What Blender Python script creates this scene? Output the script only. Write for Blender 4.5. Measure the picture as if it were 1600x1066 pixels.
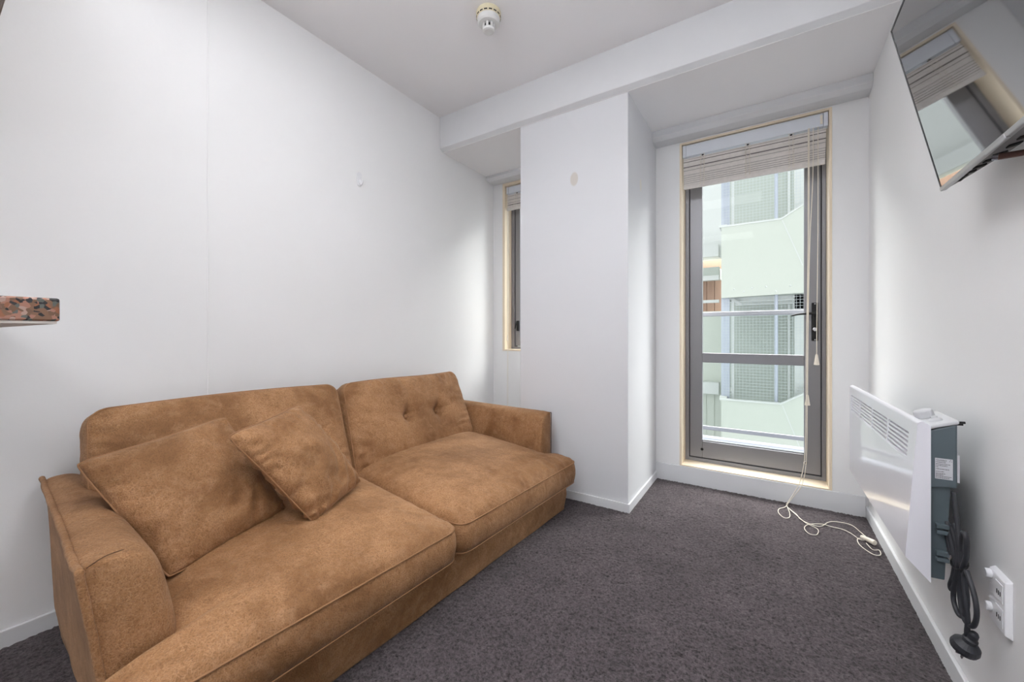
import bpy, bmesh, math, random
from math import sin, cos, pi, radians, sqrt, exp
from mathutils import Vector, Matrix, noise
random.seed(7)

# ------------------------------------------------------------------ clear
for o in list(bpy.data.objects):
    bpy.data.objects.remove(o, do_unlink=True)
SC = bpy.context.scene
COL = SC.collection

# ------------------------------------------------------------------ camera
YAW = radians(32.946)
cd = bpy.data.cameras.new('camera')
cam = bpy.data.objects.new('camera', cd); COL.objects.link(cam)
cam.location = (0, 0, 1.0)
cam.rotation_euler = (pi/2, 0, YAW)
cd.sensor_fit = 'HORIZONTAL'; cd.sensor_width = 36.0
cd.lens = 36.0*621.0/1600.0
cd.shift_y = -10.45/1600.0
cd.clip_start = 0.02; cd.clip_end = 200
SC.camera = cam

# ------------------------------------------------------------------ light
w = bpy.data.worlds.new('overcast_sky'); SC.world = w
w.use_nodes = True
wn = w.node_tree.nodes; bgn = wn['Background']
bgn.inputs[0].default_value = (0.93, 0.97, 1.0, 1)
bgn.inputs[1].default_value = 1.5

def area_lamp(name, loc, rot, sx, sy, power, color=(1, .97, .93)):
    l = bpy.data.lights.new(name, 'AREA'); l.shape = 'RECTANGLE'
    l.size = sx; l.size_y = sy; l.energy = power; l.color = color
    o = bpy.data.objects.new(name, l); COL.objects.link(o)
    o.location = loc; o.rotation_euler = rot
    return o
SUN_POWER = 31.0
FILL_LAMPS = [(-0.65, 0.75), (-0.8, -1.3)]  # ceiling lamps added out of view to fill the room with light
for (lx, ly), watts in zip(FILL_LAMPS, (8.5, 8)):
    area_lamp('ceiling_panel_lamp', (lx, ly, 2.585), (0, 0, 0), 1.15, 0.5, watts, (.955, .98, 1.0))

UP_POWER = 64
area_lamp('pendant_uplight', (-.65, -.42, 2.02), (pi, 0, 0), 1.2, .3, UP_POWER, (.955, .98, 1.0))  # added uplight, unseen, brightens the room by bounce off the ceiling
# hazy sun behind thin cloud, high over the roof opposite
sl = bpy.data.lights.new('hazy_sun', 'SUN'); sl.energy = SUN_POWER; sl.angle = radians(85); sl.color = (1, .985, .96)
sun = bpy.data.objects.new('hazy_sun', sl); COL.objects.link(sun)
SUN_FROM = Vector((.0, 1.0, 1.0))          # direction towards the sun
sun.rotation_euler = SUN_FROM.to_track_quat('Z', 'Y').to_euler()

SC.view_settings.view_transform = 'Standard'
SC.view_settings.look = 'None'
SC.view_settings.gamma = 1.0
SC.view_settings.use_curve_mapping = False
SC.view_settings.exposure = 0.0

# ------------------------------------------------------------------ materials
def lin(c):
    return tuple((x/255/12.92 if x/255 <= .04045 else ((x/255+.055)/1.055)**2.4) for x in c)
MATS = {}
def mat(name, rgb, rough=.6, metal=0, spec=.5, noise_amt=0, noise_scale=8, bump=0, bump_scale=200, coat=0, **kw):
    m = bpy.data.materials.new(name); m.use_nodes = True
    nt = m.node_tree; N = nt.nodes; L = nt.links
    b = N['Principled BSDF']
    c = lin(rgb)
    b.inputs['Base Color'].default_value = (*c, 1)
    b.inputs['Roughness'].default_value = rough
    b.inputs['Metallic'].default_value = metal
    b.inputs['Specular IOR Level'].default_value = spec
    b.inputs['Coat Weight'].default_value = coat
    b.inputs['Coat Roughness'].default_value = .05
    for k, v in kw.items():
        b.inputs[k.replace('_', ' ')].default_value = v
    tc = N.new('ShaderNodeTexCoord')
    if noise_amt:
        n = N.new('ShaderNodeTexNoise'); n.inputs['Scale'].default_value = noise_scale; n.inputs['Detail'].default_value = 6
        L.new(tc.outputs['Object'], n.inputs['Vector'])
        r = N.new('ShaderNodeMix'); r.data_type = 'RGBA'
        r.inputs[6].default_value = (*[x*(1-noise_amt) for x in c], 1)
        r.inputs[7].default_value = (*[min(1, x*(1+noise_amt)) for x in c], 1)
        L.new(n.outputs[0], r.inputs[0]); L.new(r.outputs[2], b.inputs['Base Color'])
    if bump:
        n = N.new('ShaderNodeTexNoise'); n.inputs['Scale'].default_value = bump_scale; n.inputs['Detail'].default_value = 4
        L.new(tc.outputs['Object'], n.inputs['Vector'])
        bp = N.new('ShaderNodeBump'); bp.inputs['Strength'].default_value = bump; bp.inputs['Distance'].default_value = .002
        L.new(n.outputs[0], bp.inputs['Height']); L.new(bp.outputs[0], b.inputs['Normal'])
    MATS[name] = m
    return m

WALL = mat('wall_paint', (240, 240, 241), .55, noise_amt=.02, noise_scale=3, bump=.12, bump_scale=60, spec=.3)
CEIL = mat('ceiling_paint', (246, 245, 247), .8, noise_amt=.015, noise_scale=2, bump=.1, bump_scale=80, spec=.2)
BEAM = mat('beam_paint', (226, 227, 230), .5, noise_amt=.03, noise_scale=7, bump=.25, bump_scale=25, spec=.35)
SKIRT = mat('skirting_paint', (226, 227, 230), .35, noise_amt=.02, noise_scale=9)
CREAM = mat('cream_painted_timber', (238, 222, 198), .4, noise_amt=.03, noise_scale=20)
ALU = mat('grey_powder_coat', (140, 140, 145), .38, metal=.35, noise_amt=.03, noise_scale=300)
GASKET = mat('dark_gasket', (45, 45, 48), .6)
BLACKMETAL = mat('black_handle_metal', (25, 25, 27), .35, metal=.3)
CHROME = mat('brushed_steel', (190, 190, 195), .25, metal=1)
WHITEPL = mat('gloss_white_plastic', (236, 236, 240), .28, coat=.3)
SOCKET = mat('socket_plastic', (240, 240, 244), .35)
DARKHOLE = mat('dark_slot', (20, 20, 22), .8)
HEATW = mat('gloss_white_heater_enamel', (236, 235, 243), .3, coat=.55, spec=.5)
HEATG = mat('slate_grey_heater_steel', (84, 96, 102), .45, noise_amt=.03, noise_scale=40)
HEATL = mat('pale_grey_plastic', (196, 197, 200), .45)
RUBBER = mat('black_rubber', (38, 40, 46), .5, bump=.1)
LABEL = mat('silver_sticker', (205, 206, 212), .4)
INK = mat('black_ink', (30, 30, 34), .6)
BLIND2 = mat('grey_bamboo_reed', (172, 167, 163), .8, noise_amt=.1, noise_scale=60)
BLIND3 = mat('dark_bamboo_reed', (96, 91, 88), .8)  # dark colour imitates the shade in gaps between reeds
BLIND = mat('pale_washed_bamboo', (224, 218, 213), .7, noise_amt=.12, noise_scale=60, bump=.2, bump_scale=150)
HEADR = mat('white_headrail', (222, 226, 234), .4)
CORD = mat('cream_cord', (236, 228, 214), .8)
TVBEZ = mat('tv_dark_bezel', (35, 33, 38), .3)
TVSIL = mat('tv_silver_trim', (178, 178, 180), .3, metal=.7)
TVBACK = mat('tv_grey_housing', (120, 118, 118), .5, noise_amt=.04, noise_scale=200)
PLUGM = mat('bronze_connector', (110, 84, 76), .4, metal=.4)
TVSCR = mat('tv_glossy_screen', (10, 10, 12), .03, spec=1.0, IOR=3.0)
BEIGE = mat('aged_beige_plastic', (226, 216, 186), .5, noise_amt=.05, noise_scale=40)
DETW = mat('detector_white_plastic', (225, 225, 224), .45)
CAB = mat('taupe_cabinet_laminate', (150, 140, 132), .5, noise_amt=.04, noise_scale=10)
CABW = mat('white_cabinet_laminate', (225, 222, 216), .45)
UNDERLIT = mat('pale_underboard', (226, 216, 208), .6)
# exterior
EPANEL = mat('pale_green_facade_panel', (196, 200, 190), .5, noise_amt=.02, noise_scale=3)
EWHITE = mat('white_facade_paint', (208, 210, 207), .6)
EWALL = mat('facade_grey_green_wall', (178, 184, 176), .8, noise_amt=.05, noise_scale=2)
EGALV = mat('galvanised_post', (180, 185, 197), .4, metal=.3, noise_amt=.06, noise_scale=12)
EWIRE = mat('mesh_wire', (196, 202, 204), .5, metal=.3)
ETIMBER = mat('brown_timber_cladding', (172, 140, 124), .7, noise_amt=.15, noise_scale=6)
ECONC = mat('balcony_concrete', (132, 135, 146), .7, noise_amt=.08, noise_scale=8)

def glass_mat(name, refl=.9, tint=(.97, .985, .98)):
    m = bpy.data.materials.new(name); m.use_nodes = True
    nt = m.node_tree; N = nt.nodes; L = nt.links
    for n in list(N): N.remove(n)
    out = N.new('ShaderNodeOutputMaterial'); mx = N.new('ShaderNodeMixShader')
    t = N.new('ShaderNodeBsdfTransparent'); t.inputs[0].default_value = (*tint, 1)
    g = N.new('ShaderNodeBsdfGlossy'); g.inputs['Roughness'].default_value = .02
    f = N.new('ShaderNodeFresnel'); f.inputs[0].default_value = 1.45
    mu = N.new('ShaderNodeMath'); mu.operation = 'MULTIPLY'; mu.inputs[1].default_value = refl
    L.new(f.outputs[0], mu.inputs[0]); L.new(mu.outputs[0], mx.inputs[0])
    L.new(t.outputs[0], mx.inputs[1]); L.new(g.outputs[0], mx.inputs[2]); L.new(mx.outputs[0], out.inputs[0])
    return m
GLASS = glass_mat('clear_window_glass', .12)
CLEARPL = glass_mat('clear_thin_plastic', .6, (.96, .96, .97))

def emis(name, rgb, s):
    m = bpy.data.materials.new(name); m.use_nodes = True
    b = m.node_tree.nodes['Principled BSDF']
    b.inputs['Base Color'].default_value = (1, 1, 1, 1)
    b.inputs['Emission Color'].default_value = (*rgb, 1); b.inputs['Emission Strength'].default_value = s
    return m
FILL_GLOW = emis('lit_diffuser', (1, .98, .95), 3)  # glow of the added fill fixtures

# pillar paint with filler patches (real stains with a shape of their own)
def patch_paint(name, base, spots):
    m = mat(name, base, .55, spec=.3, bump=.12, bump_scale=60)
    nt = m.node_tree; N = nt.nodes; L = nt.links; b = N['Principled BSDF']
    g = N.new('ShaderNodeNewGeometry')
    prev = None; base_l = (*lin(base), 1)
    for (ctr, rad, colr, strength) in spots:
        sb = N.new('ShaderNodeVectorMath'); sb.operation = 'SUBTRACT'; sb.inputs[1].default_value = ctr
        dv = N.new('ShaderNodeVectorMath'); dv.operation = 'DIVIDE'; dv.inputs[1].default_value = rad
        le = N.new('ShaderNodeVectorMath'); le.operation = 'LENGTH'
        L.new(g.outputs['Position'], sb.inputs[0]); L.new(sb.outputs[0], dv.inputs[0]); L.new(dv.outputs[0], le.inputs[0])
        mr = N.new('ShaderNodeMapRange'); mr.inputs[1].default_value = .85; mr.inputs[2].default_value = 1.1
        mr.inputs[3].default_value = strength; mr.inputs[4].default_value = 0
        L.new(le.outputs['Value'], mr.inputs[0])
        mx = N.new('ShaderNodeMix'); mx.data_type = 'RGBA'
        L.new(mr.outputs[0], mx.inputs[0])
        if prev: L.new(prev, mx.inputs[6])
        else: mx.inputs[6].default_value = base_l
        mx.inputs[7].default_value = (*lin(colr), 1)
        prev = mx.outputs[2]
    L.new(prev, b.inputs['Base Color'])
    return m
PILLAR = patch_paint('column_paint', (222, 223, 227), [
    ((-.997, 2.233, 1.944), (.026, .05, .042), (208, 203, 198), 1.0),
    ((-.668, 2.491, 1.92), (.05, .02, .04), (228, 224, 216), .8)])

def suede_mat():
    m = bpy.data.materials.new('tan_brushed_suede'); m.use_nodes = True
    nt = m.node_tree; N = nt.nodes; L = nt.links; b = N['Principled BSDF']
    tc = N.new('ShaderNodeTexCoord')
    def nz(scale, det, rough=.6, dist=0):
        n = N.new('ShaderNodeTexNoise'); n.inputs['Scale'].default_value = scale; n.inputs['Detail'].default_value = det
        n.inputs['Roughness'].default_value = rough; n.inputs['Distortion'].default_value = dist
        L.new(tc.outputs['Object'], n.inputs['Vector']); return n
    def mix(a, bcol, fac):
        x = N.new('ShaderNodeMix'); x.data_type = 'RGBA'
        for s, v in ((6, a), (7, bcol)):
            if isinstance(v, tuple): x.inputs[s].default_value = (*lin(v), 1)
            else: L.new(v, x.inputs[s])
        L.new(fac, x.inputs[0]); return x.outputs[2]
    def rmp(src, a, c, lo=0, hi=1):
        r = N.new('ShaderNodeMapRange'); r.inputs[1].default_value = a; r.inputs[2].default_value = c
        r.inputs[3].default_value = lo; r.inputs[4].default_value = hi; L.new(src, r.inputs[0]); return r.outputs[0]
    big = nz(4, 4, .6, .4); mid = nz(24, 6, .7, .6); fine = nz(260, 3, .6)
    c1 = mix((130, 91, 56), (165, 121, 82), rmp(big.outputs[0], .35, .65))
    c2 = mix(c1, (186, 145, 112), rmp(mid.outputs[0], .5, .78, 0, .5))
    c3 = mix(c2, (116, 80, 50), rmp(mid.outputs[0], .46, .26, 0, .6))
    c4 = mix(c3, (96, 64, 40), rmp(fine.outputs[0], .52, .3, 0, .6))
    # fine pale crackle of the nap
    v = N.new('ShaderNodeTexVoronoi'); v.feature = 'DISTANCE_TO_EDGE'; v.inputs['Scale'].default_value = 75
    wob = N.new('ShaderNodeMix'); wob.data_type = 'RGBA'; wob.inputs[0].default_value = .06
    L.new(tc.outputs['Object'], wob.inputs[6]); L.new(mid.outputs[1], wob.inputs[7]); L.new(wob.outputs[2], v.inputs['Vector'])
    crk = rmp(v.outputs[0], .0, .05, .6, 0)
    msk = N.new('ShaderNodeMath'); msk.operation = 'MULTIPLY'; L.new(crk, msk.inputs[0]); L.new(rmp(big.outputs[0], .40, .6), msk.inputs[1])
    c5 = mix(c4, (205, 164, 126), msk.outputs[0])
    L.new(c5, b.inputs['Base Color'])
    b.inputs['Roughness'].default_value = .72
    b.inputs['Specular IOR Level'].default_value = .3
    b.inputs['Sheen Weight'].default_value = .12; b.inputs['Sheen Roughness'].default_value = .4
    b.inputs['Sheen Tint'].default_value = (.95, .8, .65, 1)
    fold = nz(11, 3, .55, 1.6)
    bf = N.new('ShaderNodeBump'); bf.inputs['Strength'].default_value = .5; bf.inputs['Distance'].default_value = .012
    L.new(fold.outputs[0], bf.inputs['Height'])
    bp = N.new('ShaderNodeBump'); bp.inputs['Strength'].default_value = .6; bp.inputs['Distance'].default_value = .003
    L.new(bf.outputs[0], bp.inputs['Normal'])
    ad = N.new('ShaderNodeMath'); ad.operation = 'ADD'; L.new(mid.outputs[0], ad.inputs[0]); L.new(fine.outputs[0], ad.inputs[1])
    L.new(ad.outputs[0], bp.inputs['Height']); L.new(bp.outputs[0], b.inputs['Normal'])
    return m
SUEDE = suede_mat()
PIPE = mat('tan_piping', (150, 108, 72), .7, noise_amt=.15, noise_scale=80)
PIPED = mat('dark_seam_thread', (84, 58, 38), .8)

def carpet_mat():
    m = bpy.data.materials.new('charcoal_carpet'); m.use_nodes = True
    nt = m.node_tree; N = nt.nodes; L = nt.links; b = N['Principled BSDF']
    tc = N.new('ShaderNodeTexCoord')
    def nz(scale, det, rough=.6):
        n = N.new('ShaderNodeTexNoise'); n.inputs['Scale'].default_value = scale; n.inputs['Detail'].default_value = det
        n.inputs['Roughness'].default_value = rough; L.new(tc.outputs['Object'], n.inputs['Vector']); return n
    a = nz(110, 5, .8); c = nz(4, 5, .65); 
    r = N.new('ShaderNodeValToRGB'); e = r.color_ramp.elements
    e[0].position = .34; e[0].color = (*lin((22, 18, 20)), 1); e[1].position = .7; e[1].color = (*lin((118, 107, 111)), 1)
    L.new(a.outputs[0], r.inputs[0])
    mx = N.new('ShaderNodeMix'); mx.data_type = 'RGBA'; mx.blend_type = 'MULTIPLY'; mx.inputs[0].default_value = 1
    mr = N.new('ShaderNodeMapRange'); mr.inputs[1].default_value = .3; mr.inputs[2].default_value = .7; mr.inputs[3].default_value = .68; mr.inputs[4].default_value = 1.12
    L.new(c.outputs[0], mr.inputs[0])
    cr = N.new('ShaderNodeCombineColor'); 
    for i in range(3): L.new(mr.outputs[0], cr.inputs[i])
    L.new(r.outputs[0], mx.inputs[6]); L.new(cr.outputs[0], mx.inputs[7]); L.new(mx.outputs[2], b.inputs['Base Color'])
    b.inputs['Roughness'].default_value = 1; b.inputs['Specular IOR Level'].default_value = .05
    b.inputs['Sheen Weight'].default_value = .15
    bp = N.new('ShaderNodeBump'); bp.inputs['Strength'].default_value = .8; bp.inputs['Distance'].default_value = .006
    L.new(a.outputs[0], bp.inputs['Height']); L.new(bp.outputs[0], b.inputs['Normal'])
    return m
CARPET = carpet_mat()

def granite_mat():
    m = bpy.data.materials.new('pink_grey_granite'); m.use_nodes = True
    nt = m.node_tree; N = nt.nodes; L = nt.links; b = N['Principled BSDF']
    tc = N.new('ShaderNodeTexCoord')
    v = N.new('ShaderNodeTexVoronoi'); v.inputs['Scale'].default_value = 190
    n = N.new('ShaderNodeTexNoise'); n.inputs['Scale'].default_value = 60
    wob = N.new('ShaderNodeMix'); wob.data_type = 'RGBA'; wob.inputs[0].default_value = .01
    L.new(tc.outputs['Object'], n.inputs['Vector']); L.new(tc.outputs['Object'], wob.inputs[6]); L.new(n.outputs[1], wob.inputs[7])
    L.new(wob.outputs[2], v.inputs['Vector'])
    sp = N.new('ShaderNodeSeparateColor'); L.new(v.outputs['Color'], sp.inputs[0])
    r = N.new('ShaderNodeValToRGB'); r.color_ramp.interpolation = 'CONSTANT'
    cols = [(0, (40, 38, 40)), (.14, (112, 84, 66)), (.34, (158, 112, 94)), (.52, (124, 92, 72)), (.70, (170, 140, 128)), (.8, (92, 94, 88)), (.9, (142, 92, 66))]
    e = r.color_ramp.elements
    e[0].position = 0; e[0].color = (*lin(cols[0][1]), 1); e[1].position = cols[1][0]; e[1].color = (*lin(cols[1][1]), 1)
    for p, c in cols[2:]:
        k = e.new(p); k.color = (*lin(c), 1)
    L.new(sp.outputs[0], r.inputs[0]); L.new(r.outputs[0], b.inputs['Base Color'])
    b.inputs['Roughness'].default_value = .2
    return m
GRANITE = granite_mat()

# ------------------------------------------------------------------ mesh helpers
class MB:
    def __init__(s): s.v = []; s.f = []
    def add(s, vs, fs):
        k = len(s.v); s.v += [tuple(p) for p in vs]; s.f += [tuple(i+k for i in f) for f in fs]; return s
    def box(s, x0, y0, z0, x1, y1, z1):
        x0, x1 = sorted((x0, x1)); y0, y1 = sorted((y0, y1)); z0, z1 = sorted((z0, z1))
        vs = [(x, y, z) for x in (x0, x1) for y in (y0, y1) for z in (z0, z1)]
        return s.add(vs, [(0, 1, 3, 2), (4, 6, 7, 5), (0, 4, 5, 1), (2, 3, 7, 6), (0, 2, 6, 4), (1, 5, 7, 3)])
    def prism(s, poly, axis, a0, a1):
        # poly: list of 2-D points; extruded along axis ('x','y','z') between a0 and a1
        def mk(p, a):
            return {'x': (a, p[0], p[1]), 'y': (p[0], a, p[1]), 'z': (p[0], p[1], a)}[axis]
        n = len(poly); vs = [mk(p, a0) for p in poly]+[mk(p, a1) for p in poly]
        fs = [tuple(range(n))[::-1], tuple(range(n, 2*n))]+[(i, (i+1) % n, n+(i+1) % n, n+i) for i in range(n)]
        return s.add(vs, fs)
    def tube(s, pts, r, seg=8, closed=False, caps=True):
        P = [Vector(p) for p in pts]; n = len(P); rings = []
        up = None
        for i in range(n):
            a = P[(i-1) % n] if (closed or i > 0) else P[i]; b = P[(i+1) % n] if (closed or i < n-1) else P[i]
            t = (b-a)
            if t.length < 1e-9: t = Vector((0, 0, 1))
            t.normalize()
            if up is None:
                up = Vector((0, 0, 1)) if abs(t.z) < .9 else Vector((1, 0, 0))
            u = up-t*up.dot(t)
            if u.length < 1e-6: u = t.orthogonal()
            u.normalize(); up = u; v = t.cross(u)
            rr = r(i/(n-1)) if callable(r) else r
            rings.append([P[i]+(u*cos(2*pi*k/seg)+v*sin(2*pi*k/seg))*rr for k in range(seg)])
        vs = [p for rg in rings for p in rg]; fs = []
        m = n if closed else n-1
        for i in range(m):
            j = (i+1) % n
            for k in range(seg):
                fs.append((i*seg+k, i*seg+(k+1) % seg, j*seg+(k+1) % seg, j*seg+k))
        if not closed and caps:
            fs.append(tuple(range(seg))[::-1]); fs.append(tuple((n-1)*seg+k for k in range(seg)))
        return s.add(vs, fs)
    def lathe(s, prof, c, axis='z', seg=32):
        # prof: (radius, height) along axis from c
        vs = []; fs = []
        for (r, h) in prof:
            for k in range(seg):
                a = 2*pi*k/seg; p = (r*cos(a), r*sin(a), h)
                if axis == 'x': p = (h, r*cos(a), r*sin(a))
                if axis == 'y': p = (r*sin(a), h, r*cos(a))
                vs.append((c[0]+p[0], c[1]+p[1], c[2]+p[2]))
        n = len(prof)
        for i in range(n-1):
            for k in range(seg):
                fs.append((i*seg+k, i*seg+(k+1) % seg, (i+1)*seg+(k+1) % seg, (i+1)*seg+k))
        fs.append(tuple(range(seg))[::-1]); fs.append(tuple((n-1)*seg+k for k in range(seg)))
        return s.add(vs, fs)
    def build(s, name, m, parent=None, smooth=False, bevel=0, kind=None, label=None, seg=2, local=False, fix=True):
        me = bpy.data.meshes.new(name); me.from_pydata(s.v, [], s.f); me.update()
        if fix:
            bm = bmesh.new(); bm.from_mesh(me); bmesh.ops.recalc_face_normals(bm, faces=bm.faces); bm.to_mesh(me); bm.free()
        o = bpy.data.objects.new(name, me); COL.objects.link(o)
        me.materials.append(m)
        if parent is not None:
            o.parent = parent
            if not local: o.matrix_parent_inverse = Matrix.LocRotScale(parent_world(parent).to_translation(), parent_world(parent).to_quaternion(), None).inverted()
        if smooth:
            for p in me.polygons: p.use_smooth = True
        if bevel:
            b = o.modifiers.new('bevel', 'BEVEL'); b.width = bevel; b.segments = seg; b.limit_method = 'ANGLE'; b.angle_limit = radians(40)
        if kind: o['kind'] = kind
        if label: o['label'] = label
        return o
def parent_world(p):
    m = Matrix.LocRotScale(p.location, p.rotation_euler, None)
    if p.parent is not None: m = parent_world(p.parent) @ p.matrix_parent_inverse @ m
    return m
def thing(name, label, cat, loc=(0, 0, 0), rz=0, group=None, kind=None):
    o = bpy.data.objects.new(name, None); COL.objects.link(o); o.empty_display_size = .1
    o.location = loc; o.rotation_euler = (0, 0, rz)
    if label: o['label'] = label
    if cat: o['category'] = cat
    if group: o['group'] = group
    if kind: o['kind'] = kind
    return o
def tag(o, label, cat, group=None):
    o['label'] = label; o['category'] = cat
    if group: o['group'] = group
    return o
def spline(pts, n=8, closed=False):
    P = [Vector(p) for p in pts]; out = []; m = len(P)
    rng = m if closed else m-1
    for i in range(rng):
        if closed: a, b, c, d = P[(i-1) % m], P[i], P[(i+1) % m], P[(i+2) % m]
        else: a, b, c, d = P[max(i-1, 0)], P[i], P[i+1], P[min(i+2, m-1)]
        for k in range(n):
            t = k/n
            out.append(.5*((2*b)+(-a+c)*t+(2*a-5*b+4*c-d)*t*t+(-a+3*b-3*c+d)*t**3))
    if not closed: out.append(P[-1])
    return out
def struct(o, label=None, cat=None):
    o['kind'] = 'structure'
    if label: o['label'] = label
    if cat: o['category'] = cat
    return o

# ------------------------------------------------------------------ room constants
XL, XR = -2.065, .455
YF, YO = 2.885, 3.09          # inner and outer face of the window wall
YK = -2.7                     # back of the room behind the camera
ZC = 2.617
T = .15

# floor: carpet with real tufts where the photo looks, plain behind
fl = MB()
nx, ny = 420, 480
x0, x1, y0, y1 = XL, XR, .0, YF
vs = []
for j in range(ny+1):
    for i in range(nx+1):
        x = x0+(x1-x0)*i/nx; y = y0+(y1-y0)*j/ny
        edge = i in (0, nx) or j in (0, ny)
        jx = 0 if edge else random.uniform(-.0025, .0025); jy = 0 if edge else random.uniform(-.0025, .0025)
        big = noise.noise((x*9, y*9, 0))*.0012
        vs.append((x+jx, y+jy, (-.003 if edge else random.uniform(-.0055, .0)+big)))
fs = [(j*(nx+1)+i, j*(nx+1)+i+1, (j+1)*(nx+1)+i+1, (j+1)*(nx+1)+i) for j in range(ny) for i in range(nx)]
fl.add(vs, fs)
fl.add([(XL, YK, -.003), (XR, YK, -.003), (XR, 0, -.003), (XL, 0, -.003)], [(0, 1, 2, 3)])
struct(fl.build('floor', CARPET, smooth=True, fix=False), 'charcoal cut pile carpet covering the whole floor', 'floor')

struct(MB().box(XL-T, YK-T, ZC, XR+T, 2.2, ZC+T).build('ceiling', CEIL), 'flat pale grey ceiling above the sofa', 'ceiling')
# left wall: two boards meeting in a flush vertical joint
struct(MB().box(XL-T, YK-T, -.1, XL, YO, ZC+T).build('wall_left', WALL), 'long white wall behind the sofa', 'wall')
struct(MB().prism([(XL, .733), (XL+.0018, .7345), (XL+.0018, .7395), (XL, .741)], 'z', .1, ZC-.003).build('trim_1', WALL), 'thin vertical joint strip on the white wall behind the sofa', 'trim')
struct(MB().box(XR, YK-T, -.1, XR+T, YO, ZC+T).build('wall_right', WALL), 'white wall carrying the heater and the television', 'wall')
struct(MB().box(XL, YK-T, -.1, XR, YK, ZC).build('wall_back', WALL))
# far wall with door and window openings
DX0, DX1, DZ0, DZ1 = -.512, .298, .112, 2.292      # opening of the door (outer edge of the cream casing)
WX0, WX1, WZ0, WZ1 = -1.965, -1.405, .857, 2.318
fw = MB()
fw.box(XL, YF, -.1, WX0, YO, 2.6).box(WX0, YF, -.1, WX1, YO, WZ0).box(WX0, YF, WZ1, WX1, YO, 2.6)
fw.box(WX1, YF, -.1, DX0, YO, 2.6).box(DX0, YF, -.1, DX1, YO, DZ0).box(DX0, YF, DZ1, DX1, YO, 2.6).box(DX1, YF, -.1, XR, YO, 2.6)
struct(fw.build('wall_far', WALL), 'white end wall holding the balcony door and narrow window', 'wall')
struct(MB().box(-1.382, 2.233, -.1, -.668, YF, 2.375).build('wall_column', PILLAR, bevel=.004), 'white square column boxed out between sofa and door', 'column')
# dropped beam with chamfered soffit edge, alcove ceiling and window head box
struct(MB().prism([(2.196, ZC+.1), (2.196, 2.386), (2.226, 2.368), (2.30, 2.368), (2.30, ZC+.1)], 'x', XL, XR).build('trim_2', BEAM, bevel=.003), 'dropped white beam crossing the room in front of the column', 'beam')
struct(MB().box(XL, 2.228, 2.366, XR, YO, ZC+T).build('ceiling_alcove', CEIL), 'lower ceiling over the door and window alcoves', 'ceiling')
struct(MB().prism([(2.765, 2.40), (2.765, 2.322), (2.80, 2.305), (YF+.01, 2.300), (YF+.01, 2.40)], 'x', -.668, XR).build('trim_3', BEAM, bevel=.002), 'white box moulding above the balcony door', 'moulding')
struct(MB().prism([(2.765, 2.40), (2.765, 2.345), (2.80, 2.328), (YF+.01, 2.320), (YF+.01, 2.40)], 'x', XL, -1.382).build('trim_4', BEAM, bevel=.002), 'white box moulding above the narrow window', 'moulding')
# skirtings
sk = lambda: None
struct(MB().box(XL, YK, -.01, XL+.012, YF, .052).build('baseboard_left', SKIRT, bevel=.003), 'low white skirting board under the wall behind the sofa', 'skirting')
struct(MB().box(XR-.012, YK, -.01, XR, YF, .058).build('baseboard_right', SKIRT, bevel=.003), 'low white skirting board below the panel heater', 'skirting')
struct(MB().box(-.668, YF-.010, -.01, XR-.012, YF, .112).build('baseboard_far', SKIRT, bevel=.004), 'tall white plinth below the balcony door', 'skirting')
struct(MB().box(-1.392, 2.223, -.01, -.658, 2.233, .046).build('baseboard_column_front', SKIRT, bevel=.002), 'low white skirting on the front of the column', 'skirting')
struct(MB().box(-.668, 2.233, -.01, -.658, YF-.01, .046).build('baseboard_column_side', SKIRT, bevel=.002), 'low white skirting on the door side of the column', 'skirting')
struct(MB().box(XL+.012, YF-.010, -.01, -1.382, YF, .052).build('baseboard_alcove', SKIRT))

# ------------------------------------------------------------------ added fill light fixtures, ceiling panels and pendant, out of view
for k, (lx, ly) in enumerate(FILL_LAMPS):
    t = thing('ceiling_light', ['white ceiling light panel nearer the sofa', 'white ceiling light panel over the kitchen end'][k], 'ceiling light', (lx, ly, ZC), 0)
    MB().box(lx-.6, ly-.275, ZC-.028, lx-.58, ly+.275, ZC).box(lx+.58, ly-.275, ZC-.028, lx+.6, ly+.275, ZC).box(lx-.58, ly-.275, ZC-.028, lx+.58, ly-.255, ZC).box(lx-.58, ly+.255, ZC-.028, lx+.58, ly+.275, ZC).build('frame', WHITEPL, t)
    MB().box(lx-.58, ly-.255, ZC-.02, lx+.58, ly+.255, ZC-.01).build('diffuser', FILL_GLOW, t)

t = thing('pendant_light', 'slim white linear pendant uplight hung over the kitchen end', 'pendant light', (-.65, -.42, 2.0))
PX, PY = -.65, -.42
MB().box(PX-.63, PY-.17, 1.985, PX+.63, PY+.17, 2.0).box(PX-.63, PY-.17, 2.0, PX-.62, PY+.17, 2.03).box(PX+.62, PY-.17, 2.0, PX+.63, PY+.17, 2.03).box(PX-.62, PY-.17, 2.0, PX+.62, PY-.16, 2.03).box(PX-.62, PY+.16, 2.0, PX+.62, PY+.17, 2.03).build('trough', WHITEPL, t)
MB().box(PX-.62, PY-.16, 2.0, PX+.62, PY+.16, 2.008).build('diffuser', FILL_GLOW, t)
for x in (PX-.45, PX+.45):
    MB().tube([(x, PY, 2.008), (x, PY, ZC)], .002, 6).build('wire', CORD, t)

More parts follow.
